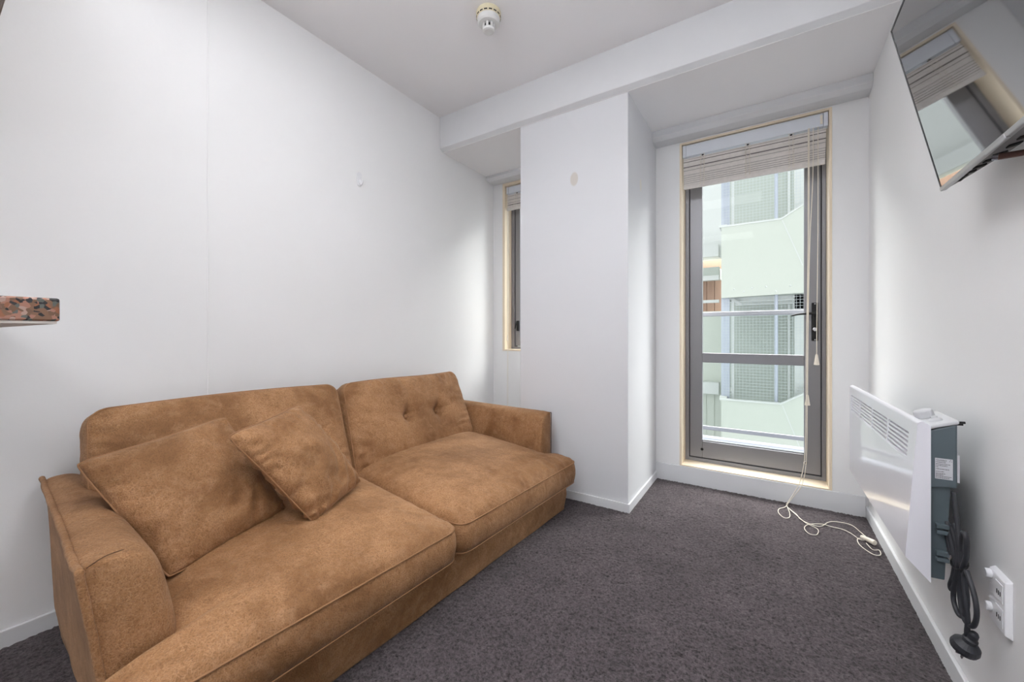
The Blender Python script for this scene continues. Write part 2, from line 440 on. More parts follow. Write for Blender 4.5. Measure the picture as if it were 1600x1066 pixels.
# ------------------------------------------------------------------ balcony door
def casing(mb, x0, x1, z0, z1, wid, yf, yb):
    """picture-frame casing: face board and reveal lining"""
    mb.box(x0, yf, z0, x0+wid, yb, z1); mb.box(x1-wid, yf, z0, x1, yb, z1)
    mb.box(x0+wid, yf, z0, x1-wid, yb, z0+wid*.55); mb.box(x0+wid, yf, z1-wid, x1-wid, yb, z1)
    return mb
door = thing('door_1', 'grey metal framed glass balcony door in cream timber casing', 'door', (-.1, 3.03, DZ0), kind='structure')
casing(MB(), DX0, DX1, DZ0, DZ1, .014, YF-.006, 3.045).build('casing', CREAM, door, bevel=.002, label='cream painted timber casing')
YD = 3.015
# fixed aluminium frame
MB().box(-.498, YD, .119, -.474, YD+.06, 2.278).box(.264, YD, .119, .284, YD+.06, 2.278).box(-.474, YD, .119, .264, YD+.06, .142).box(-.474, YD, 2.24, .264, YD+.06, 2.278).build('frame', ALU, door, bevel=.002)
MB().box(-.474, YD+.010, .142, .264, YD+.05, .146).box(-.474, YD+.01, .142, -.469, YD+.05, 2.24).box(.259, YD+.01, .142, .264, YD+.05, 2.24).build('gasket', GASKET, door)
def bar(name, x0, z0, x1, z1, m=ALU, y0=YD+.008, y1=YD+.05):
    return MB().box(x0, y0, z0, x1, y1, z1).build(name, m, door, bevel=.0025)
bar('stile', -.469, .148, -.391, 2.238)
bar('stile', .178, .148, .259, 2.238)
bar('bottom_rail', -.3905, .148, .1775, .262)
bar('top_rail', -.3905, 2.15, .1775, 2.238)
bar('transom', -.3905, .806, .1775, .871)
MB().box(-.3905, YD+.014, .262, .1775, YD+.03, .268).build('glazing_bead', CHROME, door)
MB().box(-.3905, YD+.028, .266, .1775, YD+.032, .806).build('pane', GLASS, door)
MB().box(-.3905, YD+.028, .871, .1775, YD+.032, 2.15).build('pane', GLASS, door)
for x, z in ((-.392, .205), (.183, .213)):
    MB().lathe([(.009, 0), (.009, -.003), (.006, -.005)], (x, YD+.008, z), 'y', 16).build('screw', DARKHOLE if x < 0 else CHROME, door, smooth=False)
h = MB().box(.214, YD-.004, .960, .246, YD+.008, 1.192).build('handle_plate', BLACKMETAL, door, bevel=.003)
MB().lathe([(.011, .0), (.011, -.03), (.009, -.034)], (.230, YD-.004, 1.124), 'y', 20).build('spindle', BLACKMETAL, h, smooth=False)
MB().tube(spline([(.238, YD-.036, 1.124), (.20, YD-.038, 1.125), (.15, YD-.04, 1.122), (.112, YD-.046, 1.113)], 6), lambda t: .0085-.004*t, 10).build('lever', BLACKMETAL, h, smooth=True)
MB().lathe([(.011, 0), (.011, -.006), (.008, -.007)], (.229, YD-.004, 1.03), 'y', 20).box(.2275, YD-.0125, 1.018, .2305, YD-.010, 1.042).build('lock_cylinder', CHROME, h)
for z in (.968, 1.184):
    MB().lathe([(.004, 0), (.004, -.002)], (.230, YD-.004, z), 'y', 12).build('screw', CHROME, h)

# ------------------------------------------------------------------ narrow window behind the column
win = thing('window_1', 'narrow grey framed window half hidden behind the column', 'window', (-1.68, 3.0, WZ0), kind='structure')
casing(MB(), WX0, WX1, WZ0, WZ1, .024, YF-.006, 3.02).build('casing', CREAM, win, bevel=.002, label='cream painted timber casing')
WA, WB = WX0+.024, WX1-.024
MB().box(WA, 2.985, WZ0+.013, WA+.032, 3.04, WZ1-.024).box(WB-.032, 2.985, WZ0+.013, WB, 3.04, WZ1-.024).box(WA+.032, 2.985, WZ0+.013, WB-.032, 3.04, WZ0+.035).box(WA+.032, 2.985, WZ1-.06, WB-.032, 3.04, WZ1-.024).build('frame', ALU, win, bevel=.002)
sash = MB().box(WA+.037, 2.995, WZ0+.04, WA+.085, 3.035, WZ1-.065).box(WB-.085, 2.995, WZ0+.04, WB-.037, 3.035, WZ1-.065).box(WA+.085, 2.995, WZ0+.04, WB-.085, 3.035, WZ0+.085).box(WA+.085, 2.995, WZ1-.11, WB-.085, 3.035, WZ1-.065).build('sash', ALU, win, bevel=.002)
MB().box(WA+.032, 3.0, WZ0+.035, WA+.037, 3.03, WZ1-.06).build('gasket', GASKET, win)
MB().box(WA+.085, 3.012, WZ0+.085, WB-.085, 3.016, WZ1-.11).build('pane', GLASS, win)
MB().box(WA+.06, 2.975, 1.03, WA+.075, 2.995, 1.12).tube([(WA+.067, 2.97, 1.11), (WA+.067, 2.955, 1.09), (WA+.062, 2.95, 1.05)], .005).build('window_latch', BLACKMETAL, win)

# ------------------------------------------------------------------ blinds
def blind(name, label, x0, x1, zt, drop, y, nsl, tapes, seed):
    random.seed(seed)
    t = thing(name, label, 'blind', ((x0+x1)/2, y, zt))
    hr = .078 if drop > .15 else .06
    hb = MB().box(x0+.022, y-.024, zt-hr, x1-.022, y+.02, zt).build('headrail', HEADR, t, bevel=.003)
    MB().box(x0, y-.026, zt-hr-.002, x0+.021, y+.02, zt).build('end_cap', HEADR, hb, bevel=.002)
    MB().box(x1-.021, y-.026, zt-hr-.002, x1, y+.02, zt).build('end_cap', HEADR, hb, bevel=.002)
    z = zt-hr-.010; zb = zt-hr-drop; n = nsl
    # woven slats of uneven width, thin dark ones for shaded gaps; two pleats stand proud of the rest
    zs = z; i = 0
    while zs > zb+.012:
        kind_ = random.choice([0, 0, 1, 2, 0, 1, 0])
        hh = (random.choice([.0038, .005, .0062]), .0034, .0017)[kind_]
        gap = .0004
        pro = .006*max(0, sin((z-zs)/drop*pi*2.4))+random.uniform(-.001, .001)
        f = (z-zs)/drop
        MB().box(x0+.004+.004*f, y-.014-pro-.012*f, zs-hh, x1-.008-.006*f, y-.010-pro-.012*f, zs).build('slat', (BLIND, BLIND2, BLIND3)[kind_], t)
        zs -= hh+gap; i += 1
    MB().box(x0+.008, y-.034, zb-.016, x1-.014, y-.020, zs-.001).build('bottom_slat', BLIND, t, bevel=.003)
    for tx in tapes:
        for sx in (-.010, .010):
            c = []
            k = 0; zz = zt-hr
            while zz > zb-.006:
                c.append((tx+sx+(.005 if k % 2 else -.005), y-.024-.018*(zt-hr-zz)/drop-(.003 if k % 2 else 0), zz)); zz -= .007; k += 1
            MB().tube(c, .0014, 5).build('woven_cord', CORD, t)
        MB().box(tx-.006, y-.012, zt-hr-.010, tx+.006, y-.002, zt-hr).build('cord_guide', DARKHOLE, t)
    return t
bl = blind('bamboo_blind', 'wide pale bamboo blind pulled up over the balcony door', -.494, .281, 2.274, .205, 2.912, 26, (-.372, -.115, .108), 3)
def pull_cord(pts, t, r=.0018, n=5):
    return MB().tube(spline(pts, n), r, 6).build('pull_cord', CORD, t, smooth=True)
def tassel(p, t, tilt=0, s=1.0):
    return MB().lathe([(.004*s, 0), (.006*s, -.008*s), (.013*s, -.058*s), (.0125*s, -.062*s), (.0, -.060*s)], p, 'z', 4).build('cord_tassel', CORD, t, label='cream wooden cord tassel')
yc = 2.865
pull_cord([(.233, yc, 2.19), (.2325, yc, 1.6), (.229, yc, 1.2), (.2265, yc, .885)], bl)
tassel((.2265, yc, .886), bl)
pull_cord([(.187, yc, 2.19), (.187, yc-.003, 1.6), (.186, yc+.002, 1.1), (.185, yc, .648)], bl)
pull_cord([(.211, yc, 2.19), (.209, yc, 1.9), (.196, yc-.005, 1.55), (.188, yc-.005, 1.1), (.185, yc-.003, .66)], bl)
tassel((.184, yc-.002, .650), bl)
# long loop that runs on down to the carpet and trails there
zf = .004
pull_cord([(.1895, yc-.006, 2.19), (.186, yc-.012, 1.5), (.178, yc-.012, .9), (.172, 2.83, .35), (.150, 2.835, .16), (.118, 2.845, .07), (.092, 2.83, .022), (.082, 2.80, .006),
           (.070, 2.77, zf), (.045, 2.73, zf), (.042, 2.67, zf), (.066, 2.615, zf), (.090, 2.635, zf), (.094, 2.70, zf), (.086, 2.78, zf+.002)], bl)
pull_cord([(.193, yc-.006, 2.19), (.190, yc-.014, 1.4), (.183, yc-.013, .9), (.179, 2.83, .35), (.162, 2.835, .15), (.125, 2.845, .065), (.096, 2.83, .020), (.084, 2.795, .007),
           (.100, 2.755, zf), (.125, 2.70, zf), (.140, 2.64, zf), (.180, 2.60, zf), (.222, 2.60, zf), (.262, 2.68, zf), (.300, 2.71, zf), (.358, 2.705, zf), (.385, 2.63, zf), (.402, 2.545, zf+.006)], bl)
pull_cord([(.096, 2.76, zf), (.122, 2.69, zf+.002), (.160, 2.605, zf), (.206, 2.555, zf), (.196, 2.48, zf), (.165, 2.475, zf), (.150, 2.53, zf), (.170, 2.585, zf+.002), (.230, 2.635, zf), (.268, 2.625, zf),
           (.315, 2.62, zf), (.345, 2.585, zf), (.370, 2.535, zf), (.398, 2.545, zf+.005)], bl)
pull_cord([(.398, 2.535, .01), (.362, 2.545, zf), (.358, 2.47, zf), (.392, 2.40, zf), (.420, 2.41, zf), (.424, 2.46, zf), (.40, 2.45, zf), (.385, 2.50, .008)], bl)
MB().lathe([(.0, 0), (.007, .0), (.013, .062), (.012, .066), (.0, .066)], (0, 0, 0), 'x', 12)
mbt = MB().lathe([(.006, 0), (.008, .006), (.0125, .06), (.0115, .064)], (0, 0, 0), 'x', 10)
R_ = Matrix.Translation((.375, 2.555, .014)) @ Matrix.Rotation(radians(-48), 4, 'Z')
mbt.v = [tuple(R_ @ Vector(p)) for p in mbt.v]
mbt.build('cord_tassel', CORD, bl, label='cream cone shaped cord toggle lying on the carpet', smooth=False)
MB().lathe([(.002, -.008), (.005, 0), (.002, .008)], (.085, 2.80, .014), 'z', 10).build('cord_knot', CORD, bl)
MB().box(.245, 2.884, 2.21, .256, 2.888, 2.262).build('sticker', CORD, bl)

b2 = blind('bamboo_blind', 'small pale bamboo blind at the top of the narrow window', WA+.003, WB-.003, WZ1-.028, .135, 2.925, 14, (-1.84, -1.55), 5)
b2['label'] = 'small pale bamboo blind gathered up in the narrow window'
pull_cord([(-1.913, 2.882, 2.2), (-1.913, 2.878, 1.5), (-1.911, 2.876, .99)], b2)
tassel((-1.911, 2.876, .995), b2, s=.8)
pull_cord([(-1.905, 2.875, 2.2), (-1.906, 2.872, 1.45), (-1.908, 2.872, .9), (-1.909, 2.870, .5), (-1.905, 2.871, .2)], b2, .0012)
pull_cord([(-1.895, 2.875, 2.2), (-1.898, 2.872, 1.4), (-1.902, 2.872, .9), (-1.900, 2.870, .5), (-1.902, 2.871, .2)], b2, .0012)

# ------------------------------------------------------------------ sofa
TH = radians(2.8)
SO = Vector((-2.03, .285, 0))
sofa = thing('sofa', 'tan brown suede two-seat sofa against the long white wall', 'sofa', SO, -TH)
SM = Matrix.Translation(SO) @ Matrix.Rotation(-TH, 4, 'Z')

def rr_plan(a, b, Lx, Ly, rc):
    x, y = a*Lx/2, b*Ly/2
    qx, qy = max(abs(x)-(Lx/2-rc), 0), max(abs(y)-(Ly/2-rc), 0)
    if qx > 0 and qy > 0:
        k = max(qx, qy)/sqrt(qx*qx+qy*qy)
        x = math.copysign(Lx/2-rc+qx*k, x); y = math.copysign(Ly/2-rc+qy*k, y)
    return x, y
def boxed(Lx, Ly, band, ht, hb, rc, nx, ny, warp, pe=2.6, q=.5, bulge=.012, disp=None, K=5, seed=0, pucker=.0022):
    """box cushion: crowned top, bulging band, crowned underside. Returns MB and the two seam loops (already warped)."""
    mb = MB(); V = []; top = {}; bot = {}
    def F(a, b): return ((1-abs(a)**pe)*(1-abs(b)**pe))**q
    def puck(a, b, x, y):
        dx, dy = (1-abs(a))*Lx/2, (1-abs(b))*Ly/2
        n1 = noise.noise((x*5+seed, y*5, 1.3)); n2 = noise.noise((x*16, y*16+seed, 4.1))
        v = 0
        v += pucker*1.4*sin(y*125+n1*12+dx*14)*exp(-dx/.085)*(1-exp(-dx/.012))*(.45+n2)
        v += pucker*sin(x*125+n1*12)*exp(-dy/.06)*(1-exp(-dy/.012))*(.45+n2)
        return v+n1*.004*F(a, b)
    def add(p):
        V.append(warp(*p)); return len(V)-1
    A = [-cos(pi*i/nx) if False else (-1+2*i/nx) for i in range(nx+1)]
    def ease(t): return math.copysign(abs(t)**.8, t)
    A = [ease(-1+2*i/nx) for i in range(nx+1)]; Bq = [ease(-1+2*j/ny) for j in range(ny+1)]
    for j, b in enumerate(Bq):
        for i, a in enumerate(A):
            x, y = rr_plan(a, b, Lx, Ly, rc)
            z = band/2+ht*F(a, b)+puck(a, b, x, y)
            if disp: z += disp(x, y)
            top[i, j] = add((x, y, z))
    loop = [(i, 0) for i in range(nx)]+[(nx, j) for j in range(ny)]+[(i, ny) for i in range(nx, 0, -1)]+[(0, j) for j in range(ny, 0, -1)]
    rings = [[top[k] for k in loop]]
    seamT, seamB = [], []
    for (i, j) in loop:
        x, y = rr_plan(A[i], Bq[j], Lx, Ly, rc); seamT.append(warp(x, y, band/2)); seamB.append(warp(x, y, -band/2))
    for k in range(1, K):
        t = k/K; rg = []
        for (i, j) in loop:
            x, y = rr_plan(A[i], Bq[j], Lx, Ly, rc)
            nxx = math.copysign(abs(x/(Lx/2))**12, x); nyy = math.copysign(abs(y/(Ly/2))**12, y)
            g = bulge*sin(pi*t)
            g += pucker*.6*sin((x+y)*120)*sin(pi*t)*noise.noise((x*7, y*7, 2))
            rg.append(add((x+nxx*g, y+nyy*g, band/2-band*t)))
        rings.append(rg)
    rg = []
    for j, b in enumerate(Bq):
        for i, a in enumerate(A):
            x, y = rr_plan(a, b, Lx, Ly, rc)
            bot[i, j] = add((x, y, -band/2-hb*F(a, b)))
    rings.append([bot[k] for k in loop])
    fs = []
    for j in range(ny):
        for i in range(nx):
            fs.append((top[i, j], top[i+1, j], top[i+1, j+1], top[i, j+1]))
            fs.append((bot[i, j+1], bot[i+1, j+1], bot[i+1, j], bot[i, j]))
    n = len(loop)
    for k in range(len(rings)-1):
        for m_ in range(n):
            fs.append((rings[k][m_], rings[k+1][m_], rings[k+1][(m_+1) % n], rings[k][(m_+1) % n]))
    mb.add(V, fs)
    return mb, seamT, seamB
def smooth_obj(o):
    for p in o.data.polygons: p.use_smooth = True
    return o
def sstep(x, a, b):
    t = min(1, max(0, (x-a)/(b-a))); return t*t*(3-2*t)

# base (plinth) -- loft of a rounded plan with a bulging face
def base_mesh():
    mb = MB(); prof = [(0, .0), (.0, .006), (.006, .03), (.012, .08), (.010, .13), (.0, .16), (-.03, .175)]
    loops = []; V = []
    s0, s1, t0, t1, r = 0.0, .955, .012, 1.872, .05
    plan = []
    def arc(cx, cy, a0, a1):
        for k in range(7):
            a = radians(a0+(a1-a0)*k/6); plan.append((cx+r*cos(a), cy+r*sin(a), cos(a), sin(a)))
    arc(s1-r, t0+r, -90, 0)
    for k in range(1, 40): plan.append((s1, t0+r+(t1-t0-2*r)*k/40, 1, 0))
    arc(s1-r, t1-r, 0, 90)
    for k in range(1, 16): plan.append((s1-r-(s1-s0-2*r)*k/16, t1, 0, 1))
    arc(s0+r, t1-r, 90, 180); arc(s0+r, t0+r, 180, 270)
    for k in range(1, 16): plan.append((s0+r+(s1-s0-2*r)*k/16, t0, 0, -1))
    n = len(plan)
    for (g, z) in prof:
        for (x, y, a, b) in plan:
            w_ = .004*noise.noise((x*6, y*6, z*20))
            V.append((x+(g+w_)*a, y+(g+w_)*b, z))
    fs = [(k*n+i, k*n+(i+1) % n, (k+1)*n+(i+1) % n, (k+1)*n+i) for k in range(len(prof)-1) for i in range(n)]
    fs.append(tuple(range(n))[::-1]); fs.append(tuple((len(prof)-1)*n+i for i in range(n)))
    mb.add(V, fs); return mb
smooth_obj(base_mesh().build('base', SUEDE, sofa, local=True))

# armrests
def arm_mesh(near):
    """stations along s; each a ring in (t, z): outer bottom, outer side, outer top edge, padded top, padded inner side"""
    V = []; st = [0, .06, .12, .2, .3, .4, .5, .6, .68, .74, .78, .81, .835, .855, .868, .874]
    if not near: st = [x*.962 for x in st]
    smax = st[-1]
    rings = []
    for s in st:
        f = s/smax
        d = max(0, (s-(smax-.065))/.065); ins = 1-sqrt(max(0, 1-d*d))     # 0 .. 1 rounding of the padded front
        wob = .003*noise.noise((s*14, 3.3 if near else 8.8, 0))
        if near:
            to = -.022-.022*f+wob; zt = .530+wob
            r = [(0.0, .02), (-.004, .12), (-.010, .25), (to*.6, .38), (to, zt-.03), (to-.002, zt-.010), (to+.006, zt)]
            inner = [(.020, zt+.004), (.050, zt-.004), (.076, zt-.026), (.094, zt-.07), (.106, zt-.13), (.118, zt-.19), (.128, zt-.28), (.13, .10), (.13, .02)]
        else:
            to = .006+wob*.4; zt = .543-.004*f+wob*.4
            r = [(.0, .02), (.0, .12), (.002, .25), (.004, .38), (to, zt-.03), (to, zt-.008), (to-.006, zt)]
            inner = [(-.030, zt+.001), (-.060, zt-.006), (-.082, zt-.022), (-.096, zt-.06), (-.104, zt-.12), (-.110, zt-.19), (-.116, zt-.28), (-.12, .10), (-.12, .02)]
        sec = []
        for k, (t_, z_) in enumerate(r+inner):
            if k >= len(r):
                # pull the padded faces back toward the outer edge as the front rounds over
                amt = ins*(.30 if near else .12)
                t_ = t_+(r[4][0]-t_)*amt; z_ = z_-(.012*ins if k < len(r)+5 else 0)
            if not near: t_ += 1.876
            sec.append((s, t_, z_))
        rings.append(sec)
    n = len(rings[0]); fs = []
    for k, rg in enumerate(rings):
        for (s, t_, z_) in rg:
            lean = 0
            if near and k > len(rings)-8:
                lean = .012*((.53-z_)/.5)*((k-(len(rings)-8))/7)
            V.append((s+lean, t_, z_))
    for k in range(len(rings)-1):
        for i in range(n): fs.append((k*n+i, k*n+(i+1) % n, (k+1)*n+(i+1) % n, (k+1)*n+i))
    fs.append(tuple(range(n))); 
    # front cap: a fan around a slightly proud centre
    kk = (len(rings)-1)*n
    cx = sum(V[kk+i][0] for i in range(n))/n+.006; cy = sum(V[kk+i][1] for i in range(n))/n; cz = sum(V[kk+i][2] for i in range(n))/n
    V.append((cx, cy, cz)); c = len(V)-1
    for i in range(n): fs.append((kk+i, kk+(i+1) % n, c))
    return MB().add(V, fs), rings, V, n
for near in (True, False):
    mb, rings, V, n = arm_mesh(near)
    arm = smooth_obj(mb.build('armrest', SUEDE, sofa, local=True))
    sub = arm.modifiers.new('sub', 'SUBSURF'); sub.levels = 1; sub.render_levels = 2
    idx = 5
    back = [V[k*n+idx] for k in range(len(rings))]
    front = [V[(len(rings)-1)*n+i] for i in (5, 4, 3, 2, 1, 0)]
    pts = spline(back+front[1:], 3)
    tb = MB()
    P2 = []
    for k, p in enumerate(pts):
        j = noise.noise((p[0]*30, p[2]*30, 1.7))*.0022
        P2.append((p[0]+(j if near else 0)+(.001), p[1]+(-.002 if near else .001)+j*.5, p[2]+j+.001))
    tb.tube(P2, .0078 if near else .0026, 8)
    o = tb.build('piping', SUEDE if near else PIPED, arm, smooth=True, local=True)
    if near:
        # seam that crosses the padded top from the piping corner, with gathers
        MB().tube(spline([(.872, -.036, .526), (.862, -.01, .534), (.846, .02, .530), (.825, .045, .520), (.802, .06, .508)], 4), .0009, 5).build('seam', PIPED, arm, local=True)

# back frame behind the cushions
mb, sT, sB = boxed(.50, 1.70, .085, .010, .0, .03, 12, 26, lambda x, y, z: (.055+z, .94+y, .27+x), seed=3)
smooth_obj(mb.build('back_frame', SUEDE, sofa, local=True))

# seat cushions: T-shaped, the front lobes run past the arms
def seat(near):
    Lx, Ly = .90, .80
    def warp(x, y, z):
        u = (x+Lx/2)/Lx; v = (y+Ly/2)/Ly
        s = .12+u*.905
        g = sstep(s, .875, .925)
        if near: t0, t1 = .105-(.150*g), .893
        else: t0, t1 = .909, 1.768+.088*g
        t = t0+(t1-t0)*v
        zc = .227+.045*(1-sstep(s, .25, .95))
        if not near: zc += .012*(1-g)*v
        # outer lobe rounds in plan
        return (s, t, zc+z)
    mb, sT, sB = boxed(Lx, Ly, .11, .078, .012, .045, 72, 64, warp, pe=3.0, q=.42, bulge=.010, seed=11 if near else 29, pucker=.0045)
    o = smooth_obj(mb.build('seat_cushion', SUEDE, sofa, local=True))
    MB().tube([(p[0]+.0015, p[1], p[2]) for p in sT], .0028, 6, closed=True).build('piping', PIPE, o, local=True, smooth=True)
    MB().tube(sB, .0024, 6, closed=True).build('piping', PIPE, o, local=True, smooth=True)
    return o
seat(True); seat(False)

# back cushions: boxed, lean back; plan x runs along the sofa, plan y up the lean
def backc(near):
    if near: tA0, tA1, tB0, tB1 = .035, .885, .055, .905     # bottom span, top span
    else: tA0, tA1, tB0, tB1 = .897, 1.742, .945, 1.745
    Lx, Ly = .84, .475
    sb, zb, stp, ztp = .375, .315, .175, .752 if near else .748
    L_ = sqrt((sb-stp)**2+(ztp-zb)**2); nx_, nz_ = (ztp-zb)/L_, (sb-stp)/L_
    def warp(x, y, z):
        u = (x+Lx/2)/Lx; v = (y+Ly/2)/Ly
        t = (tA0+(tB0-tA0)*v)+((tA1+(tB1-tA1)*v)-(tA0+(tB0-tA0)*v))*u
        zz = z-.055
        s = sb+(stp-sb)*v+nx_*zz; hgt = zb+(ztp-zb)*v+nz_*zz*.8
        hgt += (.010*sin(pi*u)) * v if near else (.006*u+.004*sin(pi*u*2))*v
        return (s, t, hgt)
    btn = [] if near else [(-.075, .010), (.155, .006)]
    def disp(x, y):
        d = 0
        for (bx, by) in btn:
            r2 = ((x-bx)**2+(y-by)**2)
            d -= .034*exp(-r2/(2*.024**2))+.020*exp(-r2/(2*.075**2))
            d -= .011*exp(-((y-by-.25*abs(x-bx))/.014)**2)*exp(-abs(x-bx)/.09)
            d -= .011*exp(-((x-bx-.25*(y-by))/.018)**2)*exp(-abs(y-by)/.10)
        if not near:
            d += .004*sin(y*70+3*noise.noise((x*6, y*4, 0)))*exp(-(x+.42)/.10)
            d += .004*sin(x*60+2)*exp(-(.2375-y)/.06)
        else:
            d += .003*sin(y*75+3*noise.noise((x*6, y*4, 7)))*exp(-(x+.42)/.08)
        return d
    mb, sT, sB = boxed(Lx, Ly, .11, .062, .01, .05, 96, 60, warp, pe=2.4, q=.5, bulge=.010, disp=disp, seed=41 if near else 57, pucker=.0075)
    o = smooth_obj(mb.build('back_cushion', SUEDE, sofa, local=True))
    MB().tube(sT, .0028, 6, closed=True).build('piping', PIPE, o, local=True, smooth=True)
    MB().tube(sB, .0024, 6, closed=True).build('piping', PIPED, o, local=True, smooth=True)
    for (bx, by) in btn:
        F_ = ((1-abs(bx/(Lx/2))**2.4)*(1-abs(by/(Ly/2))**2.4))**.5
        c = Vector(warp(bx, by, .055+.062*F_+disp(bx, by)+.015))
        d_ = Vector((nx_, 0, nz_*.8)).normalized()
        q_ = Vector((0, 0, 1)).rotation_difference(d_)
        m_ = MB().lathe([(.001, .008), (.009, .007), (.0135, .003), (.0145, -.003), (.009, -.010)], (0, 0, 0), 'z', 16)
        m_.v = [tuple(c+(q_ @ Vector(p))) for p in m_.v]
        smooth_obj(m_.build('button', SUEDE, o, local=True))
    return o
backc(True); backc(False)

# throw cushions: knife-edged, four corners given in sofa coordinates
def throw(name, label, corners, hth, seed, group, wr=.007, flip=1):
    C4 = [Vector(c) for c in corners]          # bl, br, tr, tl
    ctr = sum(C4, Vector())/4
    e1 = ((C4[1]-C4[0])+(C4[2]-C4[3])).normalized(); e2 = ((C4[3]-C4[0])+(C4[2]-C4[1])).normalized()
    nrm = e1.cross(e2).normalized()*flip
    W = ((C4[1]-C4[0]).length+(C4[2]-C4[3]).length)/2; H_ = ((C4[3]-C4[0]).length+(C4[2]-C4[1]).length)/2
    N_ = 44; V = []; top = {}; bot = {}
    def pos(a, b, z):
        # sides sag inward between the corners
        a2 = a*(1-.055*(1-b*b)); b2 = b*(1-.055*(1-a*a))
        kk = 1-.055*(abs(a)*abs(b))**5
        u, v = (a2*kk+1)/2, (b2*kk+1)/2
        p = C4[0]*(1-u)*(1-v)+C4[1]*u*(1-v)+C4[2]*u*v+C4[3]*(1-u)*v
        return p-ctr+nrm*z
    for side in (1, -1):
        for j in range(N_+1):
            for i in range(N_+1):
                a = math.copysign(abs(-1+2*i/N_)**.8, -1+2*i/N_); b = math.copysign(abs(-1+2*j/N_)**.8, -1+2*j/N_)
                if side < 0 and (i in (0, N_) or j in (0, N_)): bot[i, j] = top[i, j]; continue
                F_ = ((1-a*a)*(1-b*b))**.62*.9+.1*((1-a**8)*(1-b**8))**.5
                z = hth*F_
                n1 = noise.noise((a*2.2+seed, b*2.2, side)); n2 = noise.noise((a*7, b*7+seed, side*3))
                edge = exp(-(1-abs(a))*7)*(1-exp(-(1-abs(a))*40)); edge2 = exp(-(1-abs(b))*7)*(1-exp(-(1-abs(b))*40))
                z += wr*(sin(b*22+n1*7)*edge*2.2+sin(a*20+n1*7)*edge2*.8)*(.6+n2)
                z += wr*1.4*n1*F_
                # one soft diagonal fold towards the lower corners
                z += wr*1.5*sin((a*1.2-b*1.7)*6+n1*4)*exp(-((1+b)*1.3))*F_
                V.append(pos(a, b, side*z)); (top if side > 0 else bot)[i, j] = len(V)-1
    fs = []
    for j in range(N_):
        for i in range(N_):
            fs.append((top[i, j], top[i+1, j], top[i+1, j+1], top[i, j+1]))
            fs.append((bot[i, j+1], bot[i+1, j+1], bot[i+1, j], bot[i, j]))
    wc = SM @ ctr
    o = smooth_obj(MB().add(V, fs).build(name, SUEDE))
    o.location = wc; o.rotation_euler = (0, 0, -TH)
    tag(o, label, 'cushion', group)
    loop = [(i, 0) for i in range(N_)]+[(N_, j) for j in range(N_)]+[(i, N_) for i in range(N_, 0, -1)]+[(0, j) for j in range(N_, 0, -1)]
    MB().tube([V[top[k]] for k in loop], .0026, 6, closed=True).build('seam', PIPE, o, local=True, smooth=True)
    return o
throw('throw_cushion', 'larger tan suede cushion leaning in the near corner by the armrest',
      [(.690, .135, .345), (.575, .500, .372), (.375, .370, .712), (.430, -.010, .648)], .078, 5, 'scatter cushions on the sofa')
throw('throw_cushion', 'smaller tan suede cushion tilted onto one corner, overlapping the larger one',
      [(.720, .510, .358), (.590, .782, .392), (.460, .585, .733), (.620, .285, .692)], .075, 19, 'scatter cushions on the sofa', wr=.0095)

# ------------------------------------------------------------------ panel heater
ht = thing('panel_heater', 'white glossy panel heater with grey steel body on the right wall', 'heater', (.40, 1.95, .39))
HY0, HY1 = 1.46, 2.425
def hx(y, z):
    """x of the front face: it leans out at the bottom at the near end and is upright at the far end"""
    f = (y-HY0)/(HY1-HY0); g = (z-.40)/(.76-.40)
    xn = .303+.024*g; xf = .3145+.001*g
    return xn*(1-f)+xf*f
def htop(y):
    f = (y-HY0)/(HY1-HY0); return .765*(1-f)+.757*f
def hbot(y):
    f = (y-HY0)/(HY1-HY0); return .408*(1-f)+.368*f
CU = [1.525, 1.737, 1.750, 1.962, 1.975, 2.185, 2.198, 2.385]
def patchgrid(mb, y0, y1, zf0, zf1, n=6, m=6, th=.004):
    V = []; 
    for side in (0, 1):
        for j in range(m+1):
            for i in range(n+1):
                y = y0+(y1-y0)*i/n; za, zb_ = zf0(y), zf1(y); z = za+(zb_-za)*j/m
                V.append((hx(y, z)+side*th, y, z))
    def id(s, i, j): return s*(n+1)*(m+1)+j*(n+1)+i
    fs = []
    for j in range(m):
        for i in range(n):
            fs.append((id(0, i, j), id(0, i+1, j), id(0, i+1, j+1), id(0, i, j+1))); fs.append((id(1, i, j+1), id(1, i+1, j+1), id(1, i+1, j), id(1, i, j)))
    for i in range(n):
        fs.append((id(0, i, 0), id(1, i, 0), id(1, i+1, 0), id(0, i+1, 0))); fs.append((id(0, i, m), id(0, i+1, m), id(1, i+1, m), id(1, i, m)))
    for j in range(m):
        fs.append((id(0, 0, j), id(0, 0, j+1), id(1, 0, j+1), id(1, 0, j))); fs.append((id(0, n, j), id(1, n, j), id(1, n, j+1), id(0, n, j+1)))
    mb.add(V, fs)
zl0 = lambda y: htop(y)-.112   # bottom of the louvre band
zl1 = lambda y: htop(y)-.036                                             # top of the louvre band
pm = MB()
patchgrid(pm, HY0, HY1, hbot, zl0, 12, 6)
patchgrid(pm, HY0, HY1, zl1, lambda y: htop(y)-.002, 12, 4)
for a, b in ((HY0, CU[0]), (CU[1], CU[2]), (CU[3], CU[4]), (CU[5], CU[6]), (CU[7], HY1)):
    patchgrid(pm, a, b, zl0, zl1, 2, 3)
